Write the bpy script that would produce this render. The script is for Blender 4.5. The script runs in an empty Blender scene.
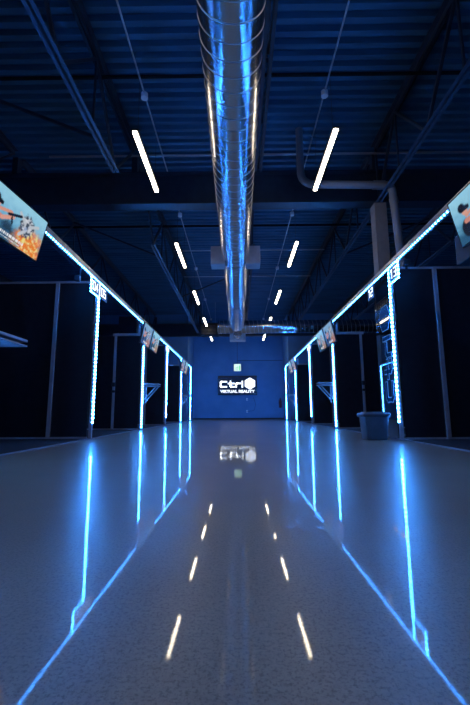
import bpy, bmesh, math, random
from mathutils import Vector, Matrix
random.seed(7)
S = bpy.context.scene
C = S.collection
PI = math.pi

# ------------------------------------------------------------------ materials
def mat(name, col, rough=.6, metal=0, spec=.5, emit=None, estr=0, coat=0, coat_rough=.05):
    m = bpy.data.materials.new(name); m.use_nodes = True
    b = m.node_tree.nodes['Principled BSDF']
    b.inputs['Base Color'].default_value = (*col, 1)
    b.inputs['Roughness'].default_value = rough
    b.inputs['Metallic'].default_value = metal
    b.inputs['Specular IOR Level'].default_value = spec
    b.inputs['Coat Weight'].default_value = coat
    b.inputs['Coat Roughness'].default_value = coat_rough
    if emit:
        b.inputs['Emission Color'].default_value = (*emit, 1)
        b.inputs['Emission Strength'].default_value = estr
    return m

def noisy(m, scale, c1, c2, detail=6, stretch=(1, 1, 1), rough=None, bump=0, bscale=None):
    nt = m.node_tree; N = nt.nodes; L = nt.links
    b = N['Principled BSDF']
    tc = N.new('ShaderNodeTexCoord'); mp = N.new('ShaderNodeMapping')
    mp.inputs['Scale'].default_value = stretch
    L.new(tc.outputs['Object'], mp.inputs['Vector'])
    n = N.new('ShaderNodeTexNoise'); n.inputs['Scale'].default_value = scale; n.inputs['Detail'].default_value = detail
    L.new(mp.outputs[0], n.inputs['Vector'])
    r = N.new('ShaderNodeValToRGB'); r.color_ramp.elements[0].position = .32; r.color_ramp.elements[1].position = .68
    r.color_ramp.elements[0].color = (*c1, 1); r.color_ramp.elements[1].color = (*c2, 1)
    L.new(n.outputs['Fac'], r.inputs['Fac']); L.new(r.outputs['Color'], b.inputs['Base Color'])
    if rough:
        mr = N.new('ShaderNodeMapRange'); mr.inputs['To Min'].default_value = rough[0]; mr.inputs['To Max'].default_value = rough[1]
        L.new(n.outputs['Fac'], mr.inputs['Value']); L.new(mr.outputs[0], b.inputs['Roughness'])
    if bump:
        n2 = N.new('ShaderNodeTexNoise'); n2.inputs['Scale'].default_value = bscale or scale * 3; n2.inputs['Detail'].default_value = 3
        L.new(mp.outputs[0], n2.inputs['Vector'])
        bp = N.new('ShaderNodeBump'); bp.inputs['Strength'].default_value = bump; bp.inputs['Distance'].default_value = .01
        L.new(n2.outputs['Fac'], bp.inputs['Height']); L.new(bp.outputs[0], b.inputs['Normal'])
    return m

def floor_material():
    m = mat('polished_concrete', (.3, .3, .32), .32, 0, .35, coat=.6, coat_rough=.038)
    nt = m.node_tree; N = nt.nodes; L = nt.links; b = N['Principled BSDF']
    tc = N.new('ShaderNodeTexCoord')
    def noise(sc, det, rgh=.6):
        n = N.new('ShaderNodeTexNoise'); n.inputs['Scale'].default_value = sc; n.inputs['Detail'].default_value = det
        n.inputs['Roughness'].default_value = rgh
        L.new(tc.outputs['Object'], n.inputs['Vector']); return n
    big = noise(.9, 5); fine = noise(110, 3, .8); mid = noise(34, 4)
    r1 = N.new('ShaderNodeValToRGB'); e = r1.color_ramp.elements
    e[0].position = .3; e[0].color = (.25, .205, .14, 1); e[1].position = .7; e[1].color = (.325, .27, .185, 1)
    L.new(big.outputs['Fac'], r1.inputs['Fac'])
    r2 = N.new('ShaderNodeValToRGB'); e = r2.color_ramp.elements
    e[0].position = .36; e[0].color = (.42, .42, .44, 1); e[1].position = .52; e[1].color = (1, 1, 1, 1)
    L.new(fine.outputs['Fac'], r2.inputs['Fac'])
    r3 = N.new('ShaderNodeValToRGB'); e = r3.color_ramp.elements
    e[0].position = .3; e[0].color = (.82, .82, .84, 1); e[1].position = .65; e[1].color = (1.05, 1.05, 1.05, 1)
    L.new(mid.outputs['Fac'], r3.inputs['Fac'])
    def mul(a, c, f):
        x = N.new('ShaderNodeMix'); x.data_type = 'RGBA'; x.blend_type = 'MULTIPLY'; x.inputs[0].default_value = f
        L.new(a, x.inputs[6]); L.new(c, x.inputs[7]); return x.outputs[2]
    c = mul(r1.outputs[0], r2.outputs[0], .8); c = mul(c, r3.outputs[0], .8)
    L.new(c, b.inputs['Base Color'])
    mr = N.new('ShaderNodeMapRange'); mr.inputs['To Min'].default_value = .26; mr.inputs['To Max'].default_value = .4
    L.new(mid.outputs['Fac'], mr.inputs['Value']); L.new(mr.outputs[0], b.inputs['Roughness'])
    bp = N.new('ShaderNodeBump'); bp.inputs['Strength'].default_value = .02; bp.inputs['Distance'].default_value = .002
    L.new(mid.outputs['Fac'], bp.inputs['Height']); L.new(bp.outputs[0], b.inputs['Coat Normal'])
    return m

LEDC = (.035, .26, 1.0)
def led_material(name, axis, pitch=.075, lo=14, hi=85):
    """A tape whose diodes sit every `pitch` metres along one axis."""
    m = mat(name, (.2, .2, .22), .4)
    nt = m.node_tree; N = nt.nodes; L = nt.links; b = N['Principled BSDF']
    g = N.new('ShaderNodeNewGeometry'); sx = N.new('ShaderNodeSeparateXYZ'); L.new(g.outputs['Position'], sx.inputs[0])
    a = N.new('ShaderNodeMath'); a.operation = 'MULTIPLY'; a.inputs[1].default_value = 2 * PI / pitch
    L.new(sx.outputs[axis], a.inputs[0])
    s = N.new('ShaderNodeMath'); s.operation = 'SINE'; L.new(a.outputs[0], s.inputs[0])
    mr = N.new('ShaderNodeMapRange'); mr.inputs['From Min'].default_value = -.1; mr.inputs['From Max'].default_value = .9
    mr.inputs['To Min'].default_value = lo; mr.inputs['To Max'].default_value = hi
    L.new(s.outputs[0], mr.inputs['Value'])
    b.inputs['Emission Color'].default_value = (*LEDC, 1)
    L.new(mr.outputs[0], b.inputs['Emission Strength'])
    return m

M = {}
M['floor'] = floor_material()
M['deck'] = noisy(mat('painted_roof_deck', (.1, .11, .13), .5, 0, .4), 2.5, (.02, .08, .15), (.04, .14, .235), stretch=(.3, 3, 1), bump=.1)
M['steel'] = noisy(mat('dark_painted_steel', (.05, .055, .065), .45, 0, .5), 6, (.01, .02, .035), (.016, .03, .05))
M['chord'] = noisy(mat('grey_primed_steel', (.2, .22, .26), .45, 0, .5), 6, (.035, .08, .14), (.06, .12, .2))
M['blackpipe'] = mat('black_pipe', (.006, .007, .009), .6, 0, .15)
M['conduit'] = mat('galvanised_conduit', (.45, .46, .48), .35, .8)
M['wall'] = noisy(mat('wall_paint', (.17, .18, .22), .7), 1.5, (.07, .21, .4), (.09, .245, .46))
M['darkwall'] = noisy(mat('black_wall_paint', (.02, .022, .028), .7), 2, (.016, .018, .022), (.026, .028, .034))
M['panel'] = noisy(mat('black_partition_board', (.01, .011, .014), .6, 0, .2), 8, (.006, .007, .010), (.010, .012, .016))
M['alu'] = noisy(mat('aluminium', (.55, .57, .6), .38, .85), 9, (.5, .52, .55), (.62, .64, .67))
M['greypost'] = noisy(mat('grey_post', (.3, .32, .35), .45, .3), 9, (.27, .29, .32), (.34, .36, .39))
M['duct'] = noisy(mat('spiral_duct_steel', (.62, .63, .65), .2, 1), 3, (.55, .56, .58), (.68, .69, .71), stretch=(1, .35, 1), rough=(.2, .25))
M['seam'] = mat('duct_seam', (.42, .43, .45), .45, 1)
M['ductbox'] = noisy(mat('sheet_metal_box', (.4, .41, .43), .45, .6), 5, (.34, .35, .37), (.44, .45, .47))
M['mat'] = noisy(mat('black_floor_mat', (.015, .016, .02), .75, 0, .25), 60, (.012, .013, .017), (.022, .024, .03), bump=.2)
M['trim'] = mat('mat_edge_trim', (.2, .21, .24), .4, .3)
M['lamp'] = mat('lamp_diffuser', (.9, .9, .9), .5, emit=(1.0, .84, .62), estr=27)
M['white'] = mat('white_enamel', (.7, .71, .73), .45)
M['pvc'] = mat('grey_plastic_pipe', (.14, .17, .21), .45)
M['column'] = noisy(mat('column_paint', (.2, .2, .2), .6), 5, (.17, .175, .18), (.22, .225, .23))
M['gloss'] = mat('black_gloss_acrylic', (.006, .008, .014), .02, 0, .9, coat=1, coat_rough=.01)
M['tvbody'] = mat('television_casing', (.012, .012, .014), .35)
M['bin'] = noisy(mat('bin_plastic', (.04, .05, .07), .42), 7, (.035, .045, .06), (.05, .06, .08))
M['binbag'] = mat('bin_liner', (.03, .033, .04), .3)
M['ledz'] = led_material('blue_led_tape_vertical', 2, lo=15, hi=260)
M['ledy'] = led_material('blue_led_tape_along', 1, lo=1, hi=105)
M['litwhite'] = mat('lit_white_lettering', (.8, .8, .8), .5, emit=(.8, .9, 1), estr=1.6)
M['displaywhite'] = mat('display_white', (.8, .8, .8), .5, emit=(.93, .97, 1), estr=1.5)
M['displaydark'] = mat('display_dark', (.004, .008, .02), .2, emit=(0, .006, .03), estr=1)
M['signdark'] = mat('sign_face', (.01, .02, .05), .3, emit=(0, .02, .12), estr=1)
M['outline'] = mat('pale_blue_outline', (.22, .4, .62), .5, emit=(.03, .17, .42), estr=.55)
M['fill'] = mat('blue_letter_film', (.008, .04, .12), .03, 0, .9, emit=(.0, .03, .15), estr=.4)
M['exitwhite'] = mat('exit_sign_lit_face', (.8, .85, .8), .5, emit=(.75, 1, .72), estr=1.0)
M['exitgreen'] = mat('exit_sign_green', (.02, .3, .12), .5, emit=(.02, .5, .2), estr=.8)
M['red'] = mat('extinguisher_red', (.12, .015, .02), .3)
M['black'] = mat('black_plastic', (.01, .01, .012), .4)
M['switch'] = mat('switch_plate', (.75, .76, .78), .4)

# ------------------------------------------------------------------ geometry helpers
class MB:
    def __init__(s): s.bm = bmesh.new()
    def box(s, x0, x1, y0, y1, z0, z1, bevel=0):
        r = bmesh.ops.create_cube(s.bm, size=1)['verts']
        for v in r:
            v.co = Vector(((x0 + x1) / 2 + v.co.x * (x1 - x0), (y0 + y1) / 2 + v.co.y * (y1 - y0), (z0 + z1) / 2 + v.co.z * (z1 - z0)))
        if bevel:
            ed = list({e for v in r for e in v.link_edges})
            bmesh.ops.bevel(s.bm, geom=ed, offset=bevel, segments=2, affect='EDGES', profile=.5)
        return s
    def bar(s, a, b, w, h=None, up=(0, 0, 1)):
        a = Vector(a); b = Vector(b); h = h or w
        d = (b - a).normalized(); u = Vector(up)
        if abs(d.dot(u)) > .98: u = Vector((1, 0, 0))
        r = d.cross(u).normalized(); u = r.cross(d)
        vs = []
        for p in (a, b):
            for i, j in ((-1, -1), (1, -1), (1, 1), (-1, 1)):
                vs.append(s.bm.verts.new(p + r * i * w / 2 + u * j * h / 2))
        for f in ((0, 1, 2, 3), (7, 6, 5, 4), (0, 4, 5, 1), (1, 5, 6, 2), (2, 6, 7, 3), (3, 7, 4, 0)):
            s.bm.faces.new([vs[i] for i in f])
        return s
    def tube(s, pts, r, seg=12, cap=True):
        pts = [Vector(p) for p in pts]; rings = []
        n = len(pts); prev = None
        for i, p in enumerate(pts):
            d = (pts[min(i + 1, n - 1)] - pts[max(i - 1, 0)]).normalized()
            if prev is None:
                u = Vector((0, 0, 1)) if abs(d.z) < .9 else Vector((1, 0, 0))
                u = (u - d * u.dot(d)).normalized()
            else:
                u = (prev - d * prev.dot(d)).normalized()
            prev = u; v = d.cross(u)
            rr = r[i] if isinstance(r, (list, tuple)) else r
            rings.append([s.bm.verts.new(p + (u * math.cos(2 * PI * k / seg) + v * math.sin(2 * PI * k / seg)) * rr) for k in range(seg)])
        for a, b in zip(rings, rings[1:]):
            for k in range(seg):
                f = s.bm.faces.new([a[k], a[(k + 1) % seg], b[(k + 1) % seg], b[k]]); f.smooth = True
        if cap:
            for rg in (rings[0][::-1], rings[-1]): s.bm.faces.new([s.bm.verts.new(v.co) for v in rg])
        return s
    def prism(s, poly, mtx, t):
        """poly in (u, v); extruded by t along local +w; mtx maps local to world"""
        a = [s.bm.verts.new(mtx @ Vector((u, v, 0))) for u, v in poly]
        b = [s.bm.verts.new(mtx @ Vector((u, v, t))) for u, v in poly]
        n = len(poly)
        s.bm.faces.new(a[::-1]); s.bm.faces.new(b)
        for i in range(n): s.bm.faces.new([a[i], a[(i + 1) % n], b[(i + 1) % n], b[i]])
        return s
    def build(s, name, m, parent=None):
        bmesh.ops.recalc_face_normals(s.bm, faces=s.bm.faces)
        me = bpy.data.meshes.new(name); s.bm.to_mesh(me); s.bm.free()
        me.materials.append(m if not isinstance(m, str) else M[m])
        o = bpy.data.objects.new(name, me); C.objects.link(o)
        if parent:
            o.parent = parent
            o.matrix_parent_inverse = parent.matrix_world.inverted()
            me.transform(parent_world(parent).inverted()); o.matrix_parent_inverse = Matrix()
        return o

def parent_world(p):
    m = p.matrix_basis.copy()
    while p.parent:
        p = p.parent; m = p.matrix_basis @ m
    return m

def tag(o, label=None, cat=None, group=None, kind=None):
    if label: o['label'] = label
    if cat: o['category'] = cat
    if group: o['group'] = group
    if kind: o['kind'] = kind
    return o

def thing(name, loc, label, cat, group=None):
    o = bpy.data.objects.new(name, None); C.objects.link(o); o.location = loc; o.empty_display_size = .1
    return tag(o, label, cat, group)

def copy_tree(o, parent=None):
    c = o.copy(); C.objects.link(c)
    if parent: c.parent = parent
    for ch in list(o.children): copy_tree(ch, c)
    return c

# ------------------------------------------------------------------ stroke lettering
G = {
 '0': [[(0, 0), (.6, 0), (.6, 1), (0, 1), (0, 0)]],
 '1': [[(.1, .85), (.35, 1), (.35, 0)]],
 '2': [[(0, 1), (.6, 1), (.6, .52), (0, .48), (0, 0), (.6, 0)]],
 '3': [[(0, 1), (.6, 1), (.6, 0), (0, 0)], [(.15, .5), (.6, .5)]],
 '4': [[(.45, 0), (.45, 1), (0, .35), (.65, .35)]],
 '5': [[(.6, 1), (0, 1), (0, .52), (.6, .52), (.6, 0), (0, 0)]],
 # wordmark letters, x-height 1
 'C': [[(.95, .88), (.22, .88), (.1, .76), (.1, .24), (.22, .12), (.95, .12)]],
 't': [[(.3, .92), (.3, .24), (.42, .12), (.85, .12)], [(0, .6), (.85, .6)]],
 'r': [[(.12, .1), (.12, .5), (.24, .62), (.75, .62)]],
 'l': [[(.14, .9), (.14, .1)]],
}
def strokes(mb, ch, mtx, w, t, sx=1, ox=0, sz=1):
    for line in G[ch]:
        for (x0, y0), (x1, y1) in zip(line, line[1:]):
            p = Vector((x0 * sx + ox, y0)) * sz; q = Vector((x1 * sx + ox, y1)) * sz
            d = (q - p).normalized() * w / 2; n = Vector((-d.y, d.x))
            mb.prism([(p - d + n), (p - d - n), (q + d - n), (q + d + n)], mtx, t)

WORD = [('C', 0), ('t', 1.27), ('r', 2.3), ('l', 3.2)]      # ends near 3.3, hexagon centre 4.1
def hexagon(r): return [(r * math.cos(PI / 2 + k * PI / 3), r * math.sin(PI / 2 + k * PI / 3)) for k in range(6)]

def frame(origin, u, v):
    u = Vector(u).normalized(); v = Vector(v).normalized(); w = u.cross(v)
    m = Matrix((u, v, w)).transposed().to_4x4(); m.translation = Vector(origin)
    return m

def text_mesh(name, s, size, mtx, m, parent, bold=.0, sx=1, spacing=1):
    cu = bpy.data.curves.new(name, 'FONT'); cu.body = s; cu.size = size; cu.align_x = 'CENTER'; cu.align_y = 'CENTER'
    cu.extrude = .004; cu.offset = bold; cu.space_character = spacing; cu.resolution_u = 3
    tmp = bpy.data.objects.new(name + '_tmp', cu)
    me = bpy.data.meshes.new_from_object(tmp)
    bpy.data.objects.remove(tmp); bpy.data.curves.remove(cu)
    me.transform(parent_world(parent).inverted() @ mtx @ Matrix.Diagonal((sx, 1, 1, 1)))
    me.materials.clear(); me.materials.append(M[m]); me.name = name
    o = bpy.data.objects.new(name, me); C.objects.link(o); o.parent = parent
    return o

# ------------------------------------------------------------------ the setting
def struct(name, mb, m): return tag(mb.build(name, m), kind='structure')

DECK = 6.28
struct('floor', MB().box(-10, 10, -9, 26, -.2, 0), 'floor')
mb = MB()                                                   # corrugated roof deck: ribs run across the room
y = -9.0; prof = []
while y < 26:
    prof += [(y, DECK), (y + .085, DECK), (y + .11, DECK + .08), (y + .17, DECK + .08)]; y += .20
for (y0, z0), (y1, z1) in zip(prof, prof[1:]):
    if y1 - y0 < 1e-4: continue
    vs = [mb.bm.verts.new(p) for p in ((-10, y0, z0), (10, y0, z0), (10, y1, z1), (-10, y1, z1))]
    mb.bm.faces.new(vs)
bmesh.ops.remove_doubles(mb.bm, verts=mb.bm.verts, dist=1e-4)
ext = bmesh.ops.extrude_face_region(mb.bm, geom=list(mb.bm.faces))
for v in [g for g in ext['geom'] if isinstance(g, bmesh.types.BMVert)]: v.co.z = DECK + .4
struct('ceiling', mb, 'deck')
struct('wall_left', MB().box(-10.2, -10, -9, 26, 0, DECK + .4), 'darkwall')
struct('wall_right', MB().box(10, 10.2, -9, 26, 0, DECK + .4), 'darkwall')
struct('wall_rear', MB().box(-10.2, 10.2, -9.2, -9, 0, DECK + .4), 'darkwall')
BW = 25.0
struct('wall_back', MB().box(-3.0, 3.0, BW, BW + .2, 0, DECK + .1), 'wall')
struct('wall_back_left', MB().box(-10, -2.98, 22.16, 25.2, 0, DECK + .1), 'wall')
struct('wall_back_right', MB().box(2.98, 10, 22.16, 25.2, 0, DECK + .1), 'wall')
struct('baseboard_back', MB().box(-2.97, 2.97, BW - .02, BW - .001, 0.001, .09), 'darkwall')

# floor mats of the two rows of bays, each with a pale edge trim
for sgn, lab in ((-1, 'left'), (1, 'right')):
    x0, x1 = sorted((sgn * 2.84, sgn * 9.9))
    t = thing('floor_mat', (sgn * 2.84, 6, 0), 'black floor mat of the %s row of bays, pale trim along its edge' % lab, 'floor mat', 'floor mats')
    MB().box(x0, x1, -8.9, 21.9, .001, .012).build('mat_surface', 'mat', t)
    a, b = sorted((sgn * 2.80, sgn * 2.838))
    MB().box(a, b, -8.9, 21.9, .001, .014).build('edge_trim', 'trim', t)

# ------------------------------------------------------------------ steel
def girder(y, label):
    t = thing('steel_girder', (0, y, 4.92), label, 'girder', 'roof girders')
    MB().box(-9.95, 9.95, y - .012, y + .012, 4.93, 5.66).build('web', 'steel', t)
    MB().box(-9.95, 9.95, y - .14, y + .14, 4.92, 4.945).build('bottom_flange', 'steel', t)
    MB().box(-9.95, 9.95, y - .14, y + .14, 5.645, 5.67).build('top_flange', 'steel', t)
    for x in (-4.9, -2.25, .40, 3.03, 5.7):
        MB().box(x - .06, x + .06, y - .08, y + .08, 5.67, 6.1).build('joist_seat', 'steel', t)
    return t
girder(7.65, 'deep black steel girder crossing the hall behind the nearest pair of tube lights')
girder(22.0, 'black steel girder crossing just in front of the far blue wall')

def joist(x, y0, y1, b0, b1, label, cm='chord'):
    """top chord y0..y1, bottom chord b0..b1"""
    t = thing('roof_joist', (x, (y0 + y1) / 2, 4.9), label, 'joist', 'roof joists')
    zt, zb = 6.2, 4.9
    m = MB()
    for s in (-1, 1):
        m.box(x + s * .02, x + s * .068, b0, b1, zb, zb + .008) if s > 0 else m.box(x - .068, x - .02, b0, b1, zb, zb + .008)
        m.box(x + s * .02 - .004, x + s * .02 + .004, b0, b1, zb, zb + .075)
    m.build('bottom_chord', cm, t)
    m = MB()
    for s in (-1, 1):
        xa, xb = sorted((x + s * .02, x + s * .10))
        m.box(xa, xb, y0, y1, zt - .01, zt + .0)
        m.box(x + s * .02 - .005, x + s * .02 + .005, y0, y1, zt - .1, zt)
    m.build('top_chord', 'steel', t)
    n = max(2, round((b1 - b0) / 2.1)); st = (b1 - b0) / n
    pts = [(b0, 0)]
    for i in range(n):
        a = b0 + i * st; c = a + st
        mid = (a + c) / 2
        MB().bar((x, a + .04, zb + .04), (x, mid, zt - .05), .045).build('web_bar', 'steel', t)
        MB().bar((x, mid, zt - .05), (x, c - .04, zb + .04), .045).build('web_bar', 'steel', t)
        MB().bar((x, mid, zb + .04), (x, mid, zt - .05), .03).build('web_bar', 'steel', t)
    MB().bar((x, b0 + .04, zb + .04), (x, max(y0, b0 - 1.1), zt - .05), .04).build('web_bar', 'steel', t)
    MB().bar((x, b1 - .04, zb + .04), (x, min(y1, b1 + 1.1), zt - .05), .04).build('web_bar', 'steel', t)
    return t
for x, w in ((-4.9, 'over the left bays'), (-2.25, 'between the left tube lights and the left bays'), (.40, 'hidden behind the round duct'),
             (3.03, 'between the right tube lights and the right bays'), (5.7, 'over the right bays')):
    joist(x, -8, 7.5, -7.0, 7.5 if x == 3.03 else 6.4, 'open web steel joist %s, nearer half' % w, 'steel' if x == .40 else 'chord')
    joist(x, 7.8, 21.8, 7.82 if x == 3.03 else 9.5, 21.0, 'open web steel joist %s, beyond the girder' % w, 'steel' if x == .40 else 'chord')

# diagonal sway braces between the joists
def brace(a, b, label):
    tag(MB().bar(a, b, .045).build('sway_brace', 'steel'), label, 'brace', 'sway braces')
brace((-2.32, 5.6, 4.98), (-4.82, 5.6, 6.05), 'dark diagonal brace rising left from the left joist, before the girder')
brace((-2.32, 10.4, 4.98), (-4.82, 10.4, 6.05), 'dark diagonal brace rising left from the left joist, beyond the girder')
brace((3.1, 10.4, 4.98), (5.62, 10.4, 6.05), 'dark diagonal brace rising right from the right joist, beyond the girder')
brace((-2.18, 14.4, 5.0), (.3, 14.4, 6.05), 'dark diagonal brace between left joist and duct')

# cross pipes
def crosspipe(name, y, z, r, m, x0, x1, label, cat):
    o = MB().tube([(x0, y, z), (x1, y, z)], r, 10).build(name, m); tag(o, label, cat)
crosspipe('sprinkler_pipe', 5.48, 6.0, .030, 'blackpipe', -9.9, 9.9, 'long black pipe crossing over the nearest tube lights', 'pipe')
crosspipe('sprinkler_pipe', 10.6, 6.0, .035, 'blackpipe', -9.9, 9.9, 'long black pipe crossing beyond the girder', 'pipe')
crosspipe('cross_conduit', 7.3, 5.9, .022, 'conduit', -4, 9.9, 'thin pale conduit crossing just above the near girder', 'conduit')
crosspipe('cross_conduit', 12.35, 6.0, .02, 'conduit', -2.2, 3.0, 'thin pale conduit crossing over the second pair of tube lights', 'conduit')
crosspipe('cross_conduit', 14.9, 6.0, .02, 'conduit', -2.2, 3.0, 'thin pale conduit crossing over the third pair of tube lights', 'conduit')

# lengthwise conduits with junction boxes, the lamps hang below them
for x, w in ((-1.56, 'left'), (1.5, 'right')):
    t = thing('ceiling_conduit', (x, 0, 5.85), 'thin conduit with round junction boxes above the %s row of tube lights' % w, 'conduit', 'lengthwise conduits')
    MB().tube([(x, -6, 5.85), (x, 21.5, 5.85)], .014, 8).build('conduit_run', 'conduit', t)
    for k in range(-1, 5):
        yy = 5.82 + 3.94 * k - .15
        b = MB().tube([(x, yy, 5.77), (x, yy, 5.86)], .058, 14).build('junction_box', 'white', t)

# ------------------------------------------------------------------ lamps
ROW = {-1: 'left', 1: 'right'}
NTH = ['nearest', 'second', 'third', 'fourth', 'farthest']
def lamp(x, y0, label):
    t = thing('tube_light', (x, y0 + .82, 4.76), label, 'ceiling light', 'suspended tube lights')
    MB().box(x - .052, x + .052, y0, y0 + 1.64, 4.80, 4.83, .006).build('housing', 'black', t)
    MB().box(x - .033, x + .033, y0 + .012, y0 + 1.628, 4.765, 4.80, .008).build('diffuser', 'lamp', t)
    for f in (.12, .88):
        yy = y0 + 1.64 * f
        MB().tube([(x, yy, 4.83), (x, yy, 5.834)], .004, 5).build('suspension_cable', 'black', t)
    return t
base = lamp(0, 0, 'x')
first = True
for sgn, x in ((-1, -1.574), (1, 1.535)):
    for k in range(-2, 5):
        o = base if first else copy_tree(base); first = False
        o.location = (x, 5.22 + 3.938 * k + .82, 4.76)
        if k < 0: o['label'] = 'unseen tube light added for its light to the %s row behind the viewer, %s' % (ROW[sgn], ['', 'closer to the girder', 'farther from the girder'][-k])  # unseen lamps, added to carry the row's light back past the viewer
        else: o['label'] = '%s tube light of the row %s of the duct, warm white and glowing' % (NTH[k], ROW[sgn])

# ------------------------------------------------------------------ duct
DX, DZ, DR = -.044, 4.30, .322
t = thing('spiral_duct', (DX, 9, DZ), 'long shiny round spiral duct running down the middle of the ceiling', 'duct')
def helix(y0, y1, r, pitch, seg=48, axis='y', c=(DX, DZ)):
    n = int((y1 - y0) / pitch * seg); p = []
    for i in range(n + 1):
        a = 2 * PI * i / seg; q = y0 + pitch * i / seg
        if axis == 'y': p.append((c[0] + r * math.cos(a), q, c[1] + r * math.sin(a)))
        else: p.append((q, c[0] + r * math.cos(a), c[1] + r * math.sin(a)))
    return p
YJ, YE = 8.9, 16.85
MB().tube([(DX, -5, DZ), (DX, YJ, DZ)], DR, 64).build('duct_section', 'duct', t)
MB().tube([(DX, YJ, DZ), (DX, YE - .45, DZ)], DR - .018, 64).build('duct_section', 'duct', t)
MB().tube([(DX, YE - .45, DZ), (DX, YE - .2, DZ - .01), (DX, YE, DZ - .03)], [DR - .02, DR - .04, DR - .14], 64).build('end_cone', 'duct', t)
MB().tube(helix(-5, YJ, DR + .001, .19), .0056, 5, False).build('spiral_seam', 'seam', t)
MB().tube(helix(YJ, YE - .45, DR - .017, .19), .0056, 5, False).build('spiral_seam', 'seam', t)
for yy, r in ((YJ, DR), (12.7, DR - .018)):
    MB().tube([(DX, yy - .045, DZ), (DX, yy + .045, DZ)], r + .010, 64).build('collar', 'duct', t)
for s in (-1, 1):
    xa, xb = sorted((DX + s * (DR - .07), DX + s * .60))
    g = MB().box(xa, xb, YJ - .22, YJ + .13, 4.02, 4.48, .006).build('side_register', 'ductbox', t)
BX, BY, BZ, BR = -.90, YE, 4.31, .295
MB().tube([(BX, BY, BZ), (9.8, BY, BZ)], BR, 56).build('branch_duct', 'duct', t)
MB().tube(helix(BX, 9.8, BR + .001, .19, axis='x', c=(BY, BZ)), .0056, 5, False).build('spiral_seam', 'seam', t)
MB().tube([(BX - .004, BY, BZ), (BX + .06, BY, BZ)], BR + .012, 56).build('end_collar', 'duct', t)
MB().box(-.38, .36, BY + .5, BY + 1.0, 3.80, 4.22, .01).build('outlet_box', 'ductbox', t)
MB().tube([(-.01, BY + .2, 4.02), (-.01, BY + .52, 4.02)], .19, 30).build('round_outlet', 'duct', t)
for yy in (1.0, 5.0, 8.2, 12.0, 15.6):
    m = MB()
    for s in (-1, 1): m.bar((DX + s * (DR + .006), yy, DZ), (DX + s * (DR + .006), yy, DECK), .006, .025)
    m.build('hanger_strap', 'conduit', t)
t = thing('unit_heater', (-1.5, 19.2, 4.35), 'black box-shaped heater hanging at the left end of the branch duct', 'heater')
MB().box(-1.9, -1.0, 19.0, 19.6, 4.4, 5.02, .02).build('casing', 'blackpipe', t)
m = MB()
for k in range(7): m.box(-1.9, -1.13, 18.985, 19.0, 4.46 + k * .07, 4.48 + k * .07)
m.build('grille', 'steel', t)
for x in (-1.85, -1.18): MB().tube([(x, 19.3, 5.02), (x, 19.3, 6.2)], .008, 6).build('hanger_rod', 'conduit', t)

# ------------------------------------------------------------------ column and pipe
t = thing('steel_column', (3.07, 7.65, 0), 'square grey column under the girder, behind the sign 13 on the right', 'column')
MB().box(2.94, 3.2, 7.53, 7.79, .02, 4.91, .01).build('shaft', 'column', t)
MB().box(2.86, 3.28, 7.45, 7.87, 0.0125, .035).build('base_plate', 'column', t)
def elbow(p, q, r, n=6):
    """quarter bend from corner p: q = (a, corner, b)"""
    a, c, b = map(Vector, q); out = []
    d0 = (a - c).normalized() * r; d1 = (b - c).normalized() * r
    for i in range(n + 1):
        f = i / n; out.append((c + d0) * (1 - f) ** 2 + c * 2 * f * (1 - f) + (c + d1) * f ** 2)
    return out
A, B1, B2, D_ = (1.30, 7.05, DECK), (1.30, 7.05, 5.04), (3.13, 7.05, 5.0), (3.36, 7.05, .02)
pts = [A] + elbow(None, (A, B1, B2), .28) + elbow(None, (B1, B2, D_), .16) + [D_]
t = thing('drain_pipe', (3.3, 7.05, .01), 'grey plastic pipe crossing under the girder and dropping beside the column', 'pipe')
MB().tube(pts, .075, 20).build('pipe_run', 'pvc', t)
MB().tube([(2.75, 7.05, 5.008), (2.98, 7.05, 5.004)], .086, 20).build('coupling', 'pvc', t)
MB().tube([(3.14, 7.05, 4.72), (3.155, 7.05, 4.6)], .086, 20).build('coupling', 'pvc', t)
MB().tube([(3.175, 7.05, 4.1), (3.185, 7.05, 4.0)], .084, 20).build('coupling', 'pvc', t)

# ------------------------------------------------------------------ rails, posts, partitions
YL = [-.08, 3.54, 7.16, 10.78, 14.42, 18.1, 21.7]
YR = [-.68, 3.0, 6.55, 10.78, 14.38, 18.05, 21.7]
XR_ = 2.76
SIDE = {-1: 'left', 1: 'right'}
def mx(s, a, b): return tuple(sorted((s * a, s * b)))
for s in (-1, 1):
    t = thing('light_rail', (s * XR_, 9, 3.05), 'long pale rail with a blue LED tape along the top of the %s bays' % SIDE[s], 'light rail', 'LED light rails')
    a, b = mx(s, 2.73, 2.81)
    MB().box(a, b, -4, 21.75, 3.06, 3.16, .006).build('rail_beam', 'alu', t)
    a, b = mx(s, 2.727, 2.743)
    m = MB()
    for k in range(103): m.box(a, b, -4 + k * .25, -4 + (k + 1) * .25, 3.038, 3.056)
    m.build('led_tape', 'ledy', t)

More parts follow.
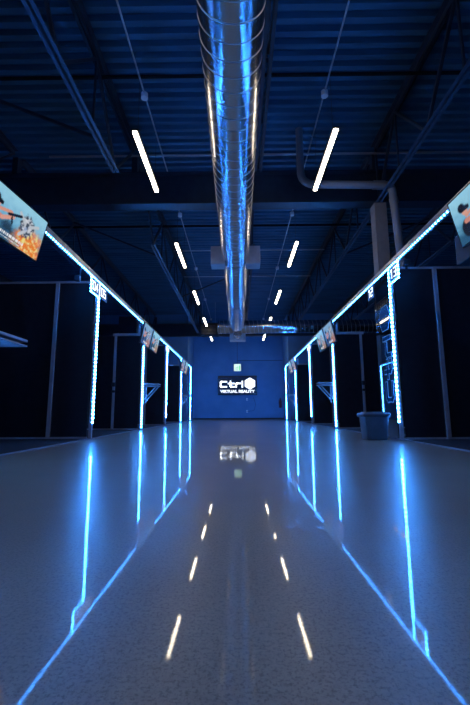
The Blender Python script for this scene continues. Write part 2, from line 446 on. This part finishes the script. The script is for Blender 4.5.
POSNAME = ['added for its light behind the viewer', 'nearest, just out of view', 'first', 'second', 'third', 'fourth', 'fifth and last']
for s in (-1, 1):
    for i, y in enumerate(YL if s < 0 else YR):
        typ = 'A' if i in (2, 4, 0) else 'B'
        if i == 6: typ = 'E'
        wh = {0: 'added for its light behind the viewer', 1: 'added for its light just outside the picture beside the near screen', 2: 'below the %s' % ('signs 04 and 05' if s < 0 else 'sign 13'),  # first two posts are out of view, added for the light of their tape
              3: 'below the first pair of small screens', 4: 'below the unnumbered lit sign', 5: 'below the far pair of screens', 6: 'at the corner of the far wall'}[i]
        t = thing('light_post', (s * XR_, y, .012), '%s row post with glowing blue LED tape, %s' % (SIDE[s], wh), 'light post', 'LED light posts')
        a, b = mx(s, 2.745, 2.80)
        MB().box(a, b, y, y + .06, .02, 3.06, .004).build('post', 'greypost', t)
        a, b = mx(s, 2.70, 2.86)
        MB().box(a, b, y - .02, y + .1, .0145, .024).build('base_plate', 'greypost', t)
        z0 = .3 if typ == 'A' else .06
        z1 = 2.74 if i == 2 else 3.03
        a, b = mx(s, 2.722, 2.744)
        m = MB(); n = 10
        for k in range(n): m.box(a, b, y - .008, y + .026, z0 + (z1 - z0) * k / n, z0 + (z1 - z0) * (k + 1) / n)
        m.build('led_tape', 'ledz', t)
        if i == 2:          # the tape steps around the number sign
            d = -1
            ya, yb = (y - .39, y) if s < 0 else (y - .38, y)
            MB().box(a, b, ya, yb + .018, 2.725, 2.742).build('led_tape', 'ledy', t)
            MB().box(a, b, ya - .02, ya, 2.725, 3.03).build('led_tape', 'ledz', t)
            if s > 0: MB().box(a, b, y - .004, y + .018, 2.742, 3.03).build('led_tape', 'ledz', t)
        if typ == 'B':
            a, b = mx(s, 2.78, 2.83)
            MB().box(a, b, y + .34, y + .39, .02, 3.06).build('rear_post', 'greypost', t)

        if i == 6 : continue
        # partition across the bays behind the post
        top = 3.06 if typ == 'A' else 2.72
        t = thing('bay_partition', (s * 4.5, y + .03, .012), 'black partition of the %s bays behind the LED post %s' % (SIDE[s], wh), 'partition', 'bay partitions')
        a, b = mx(s, 2.845, 8.5)
        yp = y + .03
        MB().box(a, b, yp, yp + .025, .05, top - .02).build('board', 'panel', t)
        MB().box(a, b, yp - .01, yp + .035, .016, .05).build('bottom_rail', 'greypost', t)
        if typ == 'A':
            MB().box(a, b, yp - .01, yp + .035, top - .02, top + .02).build('top_rail', 'greypost', t)
        else:
            a2, b2 = mx(s, 2.845, 3.64)
            MB().box(a2, b2, yp - .04, yp + .035, top - .02, top + .05).build('top_rail', 'greypost', t)
            a2, b2 = mx(s, 2.86, 2.91)
            MB().box(a2, b2, yp - .03, yp + .03, top + .05, 3.06).build('riser', 'greypost', t)
        a, b = mx(s, 3.52, 3.585)
        p = MB().box(a, b, yp - .05, yp - .011, .02, top - .02).build('middle_post', 'greypost', t)
        if typ == 'B':
            a, b = mx(s, 3.50, 3.60)
            MB().box(a, b, yp - .1, yp - .052, 1.22, 1.34, .01).build('clamp', 'black', p)
            MB().box(a, b, yp - .1, yp - .052, 1.05, 1.12, .01).build('clamp', 'black', p)

# gloss black banner panel with the wordmark, right of the bin
t = thing('banner_panel', (2.68, 7.0, .02), 'glossy black standing panel with an upright outlined blue Ctrl wordmark', 'panel')
PX = 2.74
MB().box(PX, PX + .03, 6.64, 7.36, .02, 3.03).build('board', 'gloss', t)
sz = .34
# text runs upwards (u = +z), letter tops point away from the viewer (v = +y); facing -x
fm = frame((PX - .001, 6.70, .66), (0, 0, 1), (0, 1, 0))
W3 = Matrix.Translation((0, 0, 0))
for ch, ox in WORD:
    a = MB(); strokes(a, ch, fm, .095, .004, 1.0, ox * 1.02, sz); oo = a.build('letter', 'outline', t)
    b_ = MB(); strokes(b_, ch, fm @ Matrix.Translation((0, 0, .003)), .07, .004, 1.0, ox * 1.02, sz); b_.build('letter_face', 'fill', oo)
a = MB(); a.prism([(x + 1.54, y_ + .2) for x, y_ in hexagon(.27)], fm, .004); oo = a.build('hexagon', 'outline', t)
b_ = MB(); b_.prism([(x + 1.54, y_ + .2) for x, y_ in hexagon(.257)], fm @ Matrix.Translation((0, 0, .003)), .004); b_.build('hexagon_face', 'fill', oo)

# ------------------------------------------------------------------ number signs
def number_sign(s, y0, y1, z0, z1, txt, label, name='bay_number_sign'):
    x = s * 2.735
    t = thing(name, (x, (y0 + y1) / 2, z0), label, 'sign', 'bay signs')
    a, b = mx(s, 2.735, 2.744)
    MB().box(a, b, y0, y1, z0, z1).build('plate', 'signdark', t)
    u = (0, 1, 0) if s < 0 else (0, -1, 0)
    yl = y0 if s < 0 else y1
    fm = frame((-2.734 if s < 0 else 2.734, yl, z0), u, (0, 0, 1))
    w = y1 - y0; h = z1 - z0
    m = MB()
    for (p0, p1, q0, q1) in ((0, w, 0, .01), (0, w, h - .01, h), (0, .01, 0, h), (w - .01, w, 0, h)):
        m.prism([(p0, q0), (p1, q0), (p1, q1), (p0, q1)], fm, .004)
    m.build('border', 'outline', t)
    if txt:
        sz = h * .56
        tot = len(txt) * .6 + (len(txt) - 1) * .3
        for k, ch in enumerate(txt):
            m = MB(); f2 = fm @ Matrix.Translation((w / 2 - tot * sz / 2 + k * .9 * sz, h * .22, .001))
            strokes(m, ch, f2, .02, .005, 1, 0, sz); m.build('digit', 'litwhite', t)
    return t
number_sign(-1, 6.79, 7.155, 2.755, 3.025, '04', 'lit blue number sign reading 04 above the first left LED post')
number_sign(-1, 7.20, 7.60, 2.755, 3.025, '05', 'lit blue number sign reading 05 beside sign 04')
tag(MB().box(-2.734, -2.722, 7.165, 7.195, 2.76, 3.03).build('sign_divider', 'litwhite'), 'glowing white upright bar between the signs 04 and 05', 'light bar')
number_sign(1, 6.19, 6.54, 2.755, 3.025, '13', 'lit blue number sign reading 13 above the first right LED post')
number_sign(1, 7.37, 7.66, 2.755, 3.025, '12', 'lit blue number sign reading 12, at the far edge of the banner panel')
for s in (-1, 1):
    y = 14.42 if s < 0 else 14.38
    o = number_sign(s, y - .4, y + .4, 2.755, 3.025, '', 'small lit sign without a readable number above the third %s LED post' % SIDE[s])
    a, b = mx(s, 2.716, 2.733)
    MB().box(a, b, y - .28, y + .28, 2.83, 2.96).build('lit_panel', 'litwhite', o)

# ------------------------------------------------------------------ televisions
def sm(a, b, x):
    t_ = max(0, min(1, (x - a) / (b - a))); return t_ * t_ * (3 - 2 * t_)
def mixc(c, d, f): return tuple(c[i] * (1 - f) + d[i] * f for i in range(3))
def seg(px, py, ax, ay, bx, by):
    dx, dy = bx - ax, by - ay; t_ = max(0, min(1, ((px - ax) * dx + (py - ay) * dy) / (dx * dx + dy * dy)))
    return math.hypot(px - ax - t_ * dx, py - ay - t_ * dy)
def art(u, v, k=0):
    """poster-like game picture: player in a headset aiming a controller at a grey robot in flames"""
    from mathutils import noise
    U = u * 16 / 9
    n = noise.fractal(Vector((U * 5 + k * 3.1, v * 5, k)), .8, 2, 4)
    n2 = noise.fractal(Vector((U * 11, v * 11 + k, 3 + k)), .8, 2, 3)
    c = mixc((.16, .42, .62), (.42, .72, .86), sm(.1, 1, v + .15 * n))
    c = mixc(c, (.03, .10, .16), sm(.5, .15, v + .1 * n) * .8)
    if k % 2: c = mixc(c, (.12, .10, .32), .35)
    d = math.hypot(U - 1.40, (v - .16) * 1.1)                   # flames
    f = sm(.62, .22, d + .16 * n) * (1 if k == 0 else .45)
    c = mixc(c, mixc((1.0, .30, .03), (1.0, .80, .32), sm(-.2, .5, n2)), f)
    d = math.hypot((U - 1.22) * 1.0, (v - .56) * .85)           # robot mass
    f = sm(.24, .17, d + .07 * n2)
    c = mixc(c, mixc((.10, .13, .17), (.72, .74, .78), sm(-.25, .35, n2)), f)
    for ax, ay, bx, by in ((.95, .75, 1.15, .6), (1.3, .6, 1.55, .72), (1.2, .45, 1.05, .3)):
        c = mixc(c, (.62, .66, .70), sm(.045, .025, seg(U, v, ax, ay, bx, by)))
    c = mixc(c, (.03, .035, .05), sm(.17, .14, math.hypot(U - .30, (v - .28) * .8)))      # torso
    c = mixc(c, (.72, .36, .28), sm(.06, .045, seg(U, v, .30, .42, .52, .40)))             # upper arm
    c = mixc(c, (.80, .45, .36), sm(.05, .035, seg(U, v, .52, .40, .80, .55)))             # forearm
    c = mixc(c, (.76, .42, .33), sm(.04, .03, seg(U, v, .34, .52, .72, .62)))
    c = mixc(c, (.78, .46, .36), sm(.085, .07, math.hypot(U - .33, v - .62)))              # face
    c = mixc(c, (.02, .02, .03), sm(.10, .085, math.hypot(U - .27, v - .72)))              # hair
    c = mixc(c, (.02, .025, .04), sm(.055, .04, seg(U, v, .34, .68, .42, .67)))            # headset
    c = mixc(c, (.02, .025, .04), sm(.035, .025, seg(U, v, .66, .55, 1.0, .68)))           # controller
    c = mixc(c, (.02, .02, .03), sm(.03, .02, seg(U, v, .76, .52, .80, .42)))
    c = mixc(c, (.03, .05, .08), sm(.16, .06, math.hypot((U - .72) * .8, v - .30) + .08 * n) * .8)
    c = mixc(c, (.45, .55, .75), sm(.07, .03, math.hypot(U - 1.2, v - .5)) * .7)
    if .10 < v < .17 and .45 < U < 1.25 and (int(U * 60) % 3 != 0): c = (.95, .95, .95)    # caption lines
    if .05 < v < .075 and .6 < U < 1.15 and (int(U * 90) % 4 != 0): c = (.85, .85, .85)
    return c
def screen_material(strength):
    m = mat('screen_picture', (.01, .01, .01), .25); N = m.node_tree.nodes
    at = N.new('ShaderNodeAttribute'); at.attribute_name = 'picture'
    m.node_tree.links.new(at.outputs['Color'], N['Principled BSDF'].inputs['Emission Color'])
    N['Principled BSDF'].inputs['Emission Strength'].default_value = strength
    return m
M['screen'] = screen_material(.75)
def television(s, yn, yf, ztop, label, k=0, h=.56, res=90, group='screens over the bays', tilt=.13, yaw=0):
    """hangs on the rail, leaning out at the top so it faces down into the aisle"""
    xt = 2.545; w = yf - yn
    T = Vector((s * xt, 0, ztop)); Bv = Vector((s * (xt + tilt), 0, ztop - h))
    v = (T - Bv)
    u = Vector((yaw, w, 0)) if s < 0 else Vector((yaw, -w, 0))
    yl = yn if s < 0 else yf
    fm = frame((Bv.x - (yaw if s < 0 else 0), yl, Bv.z), u, v - u * (v.dot(u) / u.length_squared))      # w axis points into the aisle
    H = v.length
    t = thing('television', (s * 2.75, (yn + yf) / 2, 3.1), label, 'television', group)
    m = MB(); bz = .014
    m.prism([(0, 0), (w, 0), (w, H), (0, H)], fm @ Matrix.Translation((0, 0, -.045)), .043)
    m.build('casing', 'tvbody', t)
    m = MB()
    for p0, p1, q0, q1 in ((0, w, 0, bz), (0, w, H - bz, H), (0, bz, bz, H - bz), (w - bz, w, bz, H - bz)):
        m.prism([(p0, q0), (p1, q0), (p1, q1), (p0, q1)], fm @ Matrix.Translation((0, 0, -.002)), .006)
    m.build('bezel', 'tvbody', t)
    bm = bmesh.new(); nx, ny = res, res * 9 // 16
    lay = bm.verts.layers.float_color.new('picture')
    grid = []
    for j in range(ny + 1):
        row = []
        for i in range(nx + 1):
            a, b = i / nx, j / ny
            vv = bm.verts.new(fm @ Vector((bz + a * (w - 2 * bz), bz + b * (H - 2 * bz), .0)))
            c = art(a, b, k); vv[lay] = (*[min(1, x ** 1.3 * 1.15) for x in c], 1); row.append(vv)
        grid.append(row)
    for j in range(ny):
        for i in range(nx): bm.faces.new([grid[j][i], grid[j][i + 1], grid[j + 1][i + 1], grid[j + 1][i]])
    me = bpy.data.meshes.new('screen'); bm.to_mesh(me); bm.free(); me.materials.append(M['screen'])
    me.transform(parent_world(t).inverted())
    o = bpy.data.objects.new('screen', me); C.objects.link(o); o.parent = t
    m = MB()
    for f in (.18, .5):
        yy = yn + w * f
        m.bar((s * (xt + .09), yy, ztop - .12), (s * 2.83, yy, ztop + .01), .03, .012)
    m.build('bracket', 'steel', t)
    return t
television(-1, 3.66, 4.76, 3.04, 'large tilted screen at the left edge showing a player and flames', 0, yaw=.07)
television(1, 3.05, 4.27, 2.96, 'large tilted screen at the right edge showing a player in a headset', 0)
for s in (-1, 1):
    television(s, 10.15, 11.12, 2.965, 'nearer of the first pair of small screens on the %s rail' % SIDE[s], 1, .58, 48)
    television(s, 11.25, 12.2, 2.965, 'farther of the first pair of small screens on the %s rail' % SIDE[s], 2, .58, 48)
    television(s, 17.3, 18.2, 2.95, 'nearer of the far pair of small screens on the %s rail' % SIDE[s], 3, .56, 36)
    television(s, 18.4, 19.3, 2.95, 'farther of the far pair of small screens on the %s rail' % SIDE[s], 4, .56, 36)

# ------------------------------------------------------------------ shelves on the B posts
def shelf(s, y, label, y0=None, y1=None, xi=2.30, brace=True):
    y0 = y + .03 if y0 is None else y0; y1 = y + .42 if y1 is None else y1
    t = thing('fold_down_shelf', (s * 2.72, y, 1.0), label, 'shelf', 'fold-down shelves on the posts')
    a, b = mx(s, xi, 2.715)
    MB().box(a, b, y0, y1, 1.285, 1.315, .004).build('shelf_top', 'greypost', t)
    MB().box(a, b, y0, y1, 1.235, 1.252, .002).build('lower_tray', 'greypost', t)
    for yy in (y + .06, y + .38) if brace else ():
        MB().bar((s * 2.36, yy, 1.225), (s * 2.715, yy, .82), .03).build('brace', 'greypost', t)
    m = MB()
    for yy in (y + .06, y + .38): m.box(*mx(s, 2.70, 2.72), yy - .02, yy + .02, .75, 1.32)
    m.build('wall_bracket', 'greypost', t)
    return t
shelf(-1, 3.72, 'small grey shelf at the left edge below the large screen', 3.3, 4.19, 2.38, False)
shelf(1, 2.9, 'small grey shelf beside the near right post, outside the picture', 2.6, 3.3, 2.38, False)
for s in (-1, 1):
    for i, w in ((3, 'second'), (5, 'fourth')):
        y = (YL if s < 0 else YR)[i]
        shelf(s, y, 'small grey braced shelf on the %s LED post of the %s row' % (w, SIDE[s]))
        if i == 3:
            # headset on its cable hanging inside the bay
            x = s * 2.95
            t = thing('hanging_headset', (x, y + 1.0, .9), 'dark headset hanging on a cable behind the second %s LED post' % SIDE[s], 'headset', 'hanging headsets')
            MB().box(x - .1, x + .1, y + .95, y + 1.06, .78, .89, .025).build('visor', 'black', t)
            MB().tube([(x - .1, y + 1.06, .84), (x - .09, y + 1.2, .86), (x, y + 1.26, .87), (x + .09, y + 1.2, .86), (x + .1, y + 1.06, .84)], .012, 6).build('head_strap', 'black', t)
            MB().tube([(x, y + 1.0, .89), (x + s * .02, y + .95, 1.6), (x, y + 1.0, 3.0), (s * 2.8, y + 1.0, 3.05)], .007, 6).build('cable', 'black', t)

# glossy black box above the second left partition, and control box under right screen
t = thing('wall_monitor', (-3.2, 11.3, 2.78), 'dark glossy monitor above the beam of the second left partition', 'monitor')
MB().box(-3.66, -3.08, 11.3, 11.34, 2.86, 3.42, .01).build('casing', 'tvbody', t)
MB().box(-3.63, -3.11, 11.294, 11.3, 2.89, 3.39).build('screen', 'gloss', t)
MB().box(-3.4, -3.3, 11.34, 11.38, .02, 3.0).build('support_post', 'steel', t)
t = thing('control_box', (2.9, 4.5, 2.3), 'dark box hanging under the large right screen', 'box')
MB().box(2.80, 2.98, 4.3, 4.62, 2.32, 2.7, .012).build('casing', 'steel', t)
MB().box(2.83, 2.87, 4.44, 4.48, 2.7, 3.07).build('hanger', 'steel', t)
# small camera sensor under the left rail beside sign 04
t = thing('tracking_sensor', (-2.8, 6.4, 2.85), 'small dark sensor hanging from the left rail before sign 04', 'sensor')
MB().box(-2.88, -2.79, 6.36, 6.44, 2.80, 2.9, .012).build('body', 'steel', t)
MB().tube([(-2.80, 6.4, 2.9), (-2.78, 6.4, 3.06)], .01, 8).build('stem', 'steel', t)
t = thing('tracking_sensor', (3.05, 6.4, 3.1), 'small dark sensor on the right partition top beside sign 13', 'sensor')
MB().box(3.0, 3.12, 6.5, 6.6, 3.09, 3.2, .012).build('body', 'steel', t)
MB().box(3.04, 3.08, 6.55, 6.6, 3.02, 3.09).build('stem', 'steel', t)

# ------------------------------------------------------------------ bin
bx, by = 2.37, 6.76
t = thing('waste_bin', (bx, by, 0), 'dark blue-grey tapered waste bin beside the first right LED post', 'bin')
def taper(x, y, z0, z1, w0, d0, w1, d1, name, m, parent, bev=.03):
    mb = MB(); r = bmesh.ops.create_cube(mb.bm, size=1)['verts']
    for v in r:
        top = v.co.z > 0; w, d = (w1, d1) if top else (w0, d0)
        v.co = Vector((x + v.co.x * w, y + v.co.y * d, z1 if top else z0))
    bmesh.ops.bevel(mb.bm, geom=[e for e in mb.bm.edges], offset=bev, segments=3, affect='EDGES', profile=.5)
    o = mb.build(name, m, parent)
    for p in o.data.polygons: p.use_smooth = True
    return o
taper(bx, by, 0.0, .44, .35, .32, .41, .38, 'bin_body', 'bin', t)
taper(bx, by, .39, .465, .47, .43, .47, .43, 'rim', 'bin', t, .035)
taper(bx, by, .455, .48, .36, .32, .34, .3, 'liner', 'binbag', t, .01)

# ------------------------------------------------------------------ far wall
YW = BW - .001
t = thing('logo_display', (-.05, YW, 1.57), 'dark wall display with a glowing white Ctrl VIRTUAL REALITY logo', 'display')
MB().box(-1.34, 1.24, YW - .07, YW, 1.57, 2.84, .01).build('casing', 'tvbody', t)
MB().box(-1.31, 1.21, YW - .075, YW - .07, 1.60, 2.81).build('screen', 'displaydark', t)
fm = frame((-1.20, YW - .076, 2.06), (1, 0, 0), (0, 0, 1))
for ch, ox in WORD:
    m = MB(); strokes(m, ch, fm, .1, .004, 1, ox, .44); m.build('logo_letter', 'displaywhite', t)
m = MB(); m.prism([(x + 1.97, y_ + .26) for x, y_ in hexagon(.39)], fm, .004); m.build('logo_hexagon', 'displaywhite', t)
text_mesh('logo_tagline', 'VIRTUAL REALITY', .25, frame((-.05, YW - .078, 1.80), (1, 0, 0), (0, 0, 1)), 'displaywhite', t, .008, 1.13, 1.0)

t = thing('exit_sign', (-.05, YW - .3, 3.1), 'small lit green and white exit sign hanging above the logo display', 'exit sign')
MB().box(-.29, .2, YW - .34, YW - .28, 3.1, 3.6, .01).build('housing', 'white', t)
MB().box(-.26, .17, YW - .346, YW - .34, 3.13, 3.57).build('face', 'exitwhite', t)
m = MB()
fe = frame((-.27, YW - .347, 3.12), (1, 0, 0), (0, 0, 1))
for a, b in (((.19, .14), (.22, .26)), ((.22, .26), (.31, .2)), ((.2, .26), (.11, .19)), ((.19, .14), (.27, .04)), ((.19, .14), (.09, .07))):
    p = Vector(a); q = Vector(b); d = (q - p).normalized() * .014; n_ = Vector((-d.y, d.x))
    m.prism([p - d + n_, p - d - n_, q + d - n_, q + d + n_], fe, .003)
m.prism([(.235 + .028 * math.cos(k), .305 + .028 * math.sin(k)) for k in [i * PI / 4 for i in range(8)]], fe, .003)
m.prism([(.34, .03), (.4, .03), (.4, .38), (.34, .38)], fe, .003)
m.build('running_figure', 'exitgreen', t)
MB().tube([(-.05, YW - .31, 3.6), (-.05, YW - .31, DECK)], .012, 8).build('hanging_rod', 'black', t)
tag(MB().tube([(-.05, YW - .02, 3.85), (2.96, YW - .02, 3.85)], .014, 8).build('wall_conduit', 'blackpipe'), 'thin dark conduit running right along the far wall', 'conduit')
for z, w in ((1.31, 'upper'), (.53, 'lower')):
    t = thing('outlet_plate', (.57, YW, z), '%s small pale outlet plate on the far wall below the display' % w, 'outlet', 'outlet plates')
    MB().box(.52, .62, YW - .012, YW, z - .1, z + .06, .003).build('plate', 'switch', t)
    MB().box(.55, .59, YW - .016, YW - .012, z - .05, z + .01).build('socket', 'black', t)
pts = [(.62, YW - .02, .5)] + [(1.0 + .12 * math.sin(k * .5), YW - .02, .55 + k * .13) for k in range(8)]
tag(MB().tube(pts, .008, 6).build('loose_cable', 'blackpipe'), 'thin cable curving up the far wall from the lower outlet plate', 'cable')
t = thing('wall_extinguisher', (2.78, YW - .12, .8), 'dark extinguisher on the far wall beside the last right LED post', 'extinguisher')
MB().tube([(2.74, YW - .1, .72), (2.74, YW - .1, .76), (2.74, YW - .1, 1.15), (2.74, YW - .1, 1.24), (2.74, YW - .1, 1.3)], [.07, .095, .095, .06, .03], 20).build('cylinder', 'red', t)
MB().box(2.70, 2.78, YW - .17, YW - .06, 1.3, 1.36, .01).build('valve_handle', 'black', t)
MB().tube([(2.74, YW - .17, 1.32), (2.64, YW - .19, 1.25), (2.63, YW - .17, .95)], .012, 8).build('hose', 'black', t)

# ------------------------------------------------------------------ world, camera, view
w = bpy.data.worlds.new('world'); S.world = w; w.use_nodes = True
w.node_tree.nodes['Background'].inputs[0].default_value = (.002, .004, .01, 1)
w.node_tree.nodes['Background'].inputs[1].default_value = .2

FPX, T_, Y_, R_ = 378.0, .155, -.008, -.006
f = Vector((math.sin(Y_) * math.cos(T_), math.cos(Y_) * math.cos(T_), math.sin(T_)))
rt = Vector((math.cos(Y_), -math.sin(Y_), 0)); up = rt.cross(f)
r2 = rt * math.cos(R_) + up * math.sin(R_); u2 = up * math.cos(R_) - rt * math.sin(R_)
cam = bpy.data.cameras.new('camera'); co = bpy.data.objects.new('camera', cam); C.objects.link(co)
mw = Matrix((r2, u2, -f)).transposed().to_4x4(); mw.translation = (0, 0, .5)
co.matrix_world = mw
cam.sensor_fit = 'VERTICAL'; cam.sensor_height = 36; cam.lens = FPX / 705 * 36
cam.clip_start = .05; cam.clip_end = 100
S.camera = co

S.view_settings.view_transform = 'Standard'; S.view_settings.look = 'None'
S.view_settings.gamma = 1; S.view_settings.use_curve_mapping = False
S.view_settings.exposure = 0.0
S.cycles.use_denoising = True
S.cycles.max_bounces = 7; S.cycles.diffuse_bounces = 4; S.cycles.glossy_bounces = 5
S.cycles.caustics_reflective = True
S.cycles.sample_clamp_indirect = 6
S.cycles.use_adaptive_sampling = False
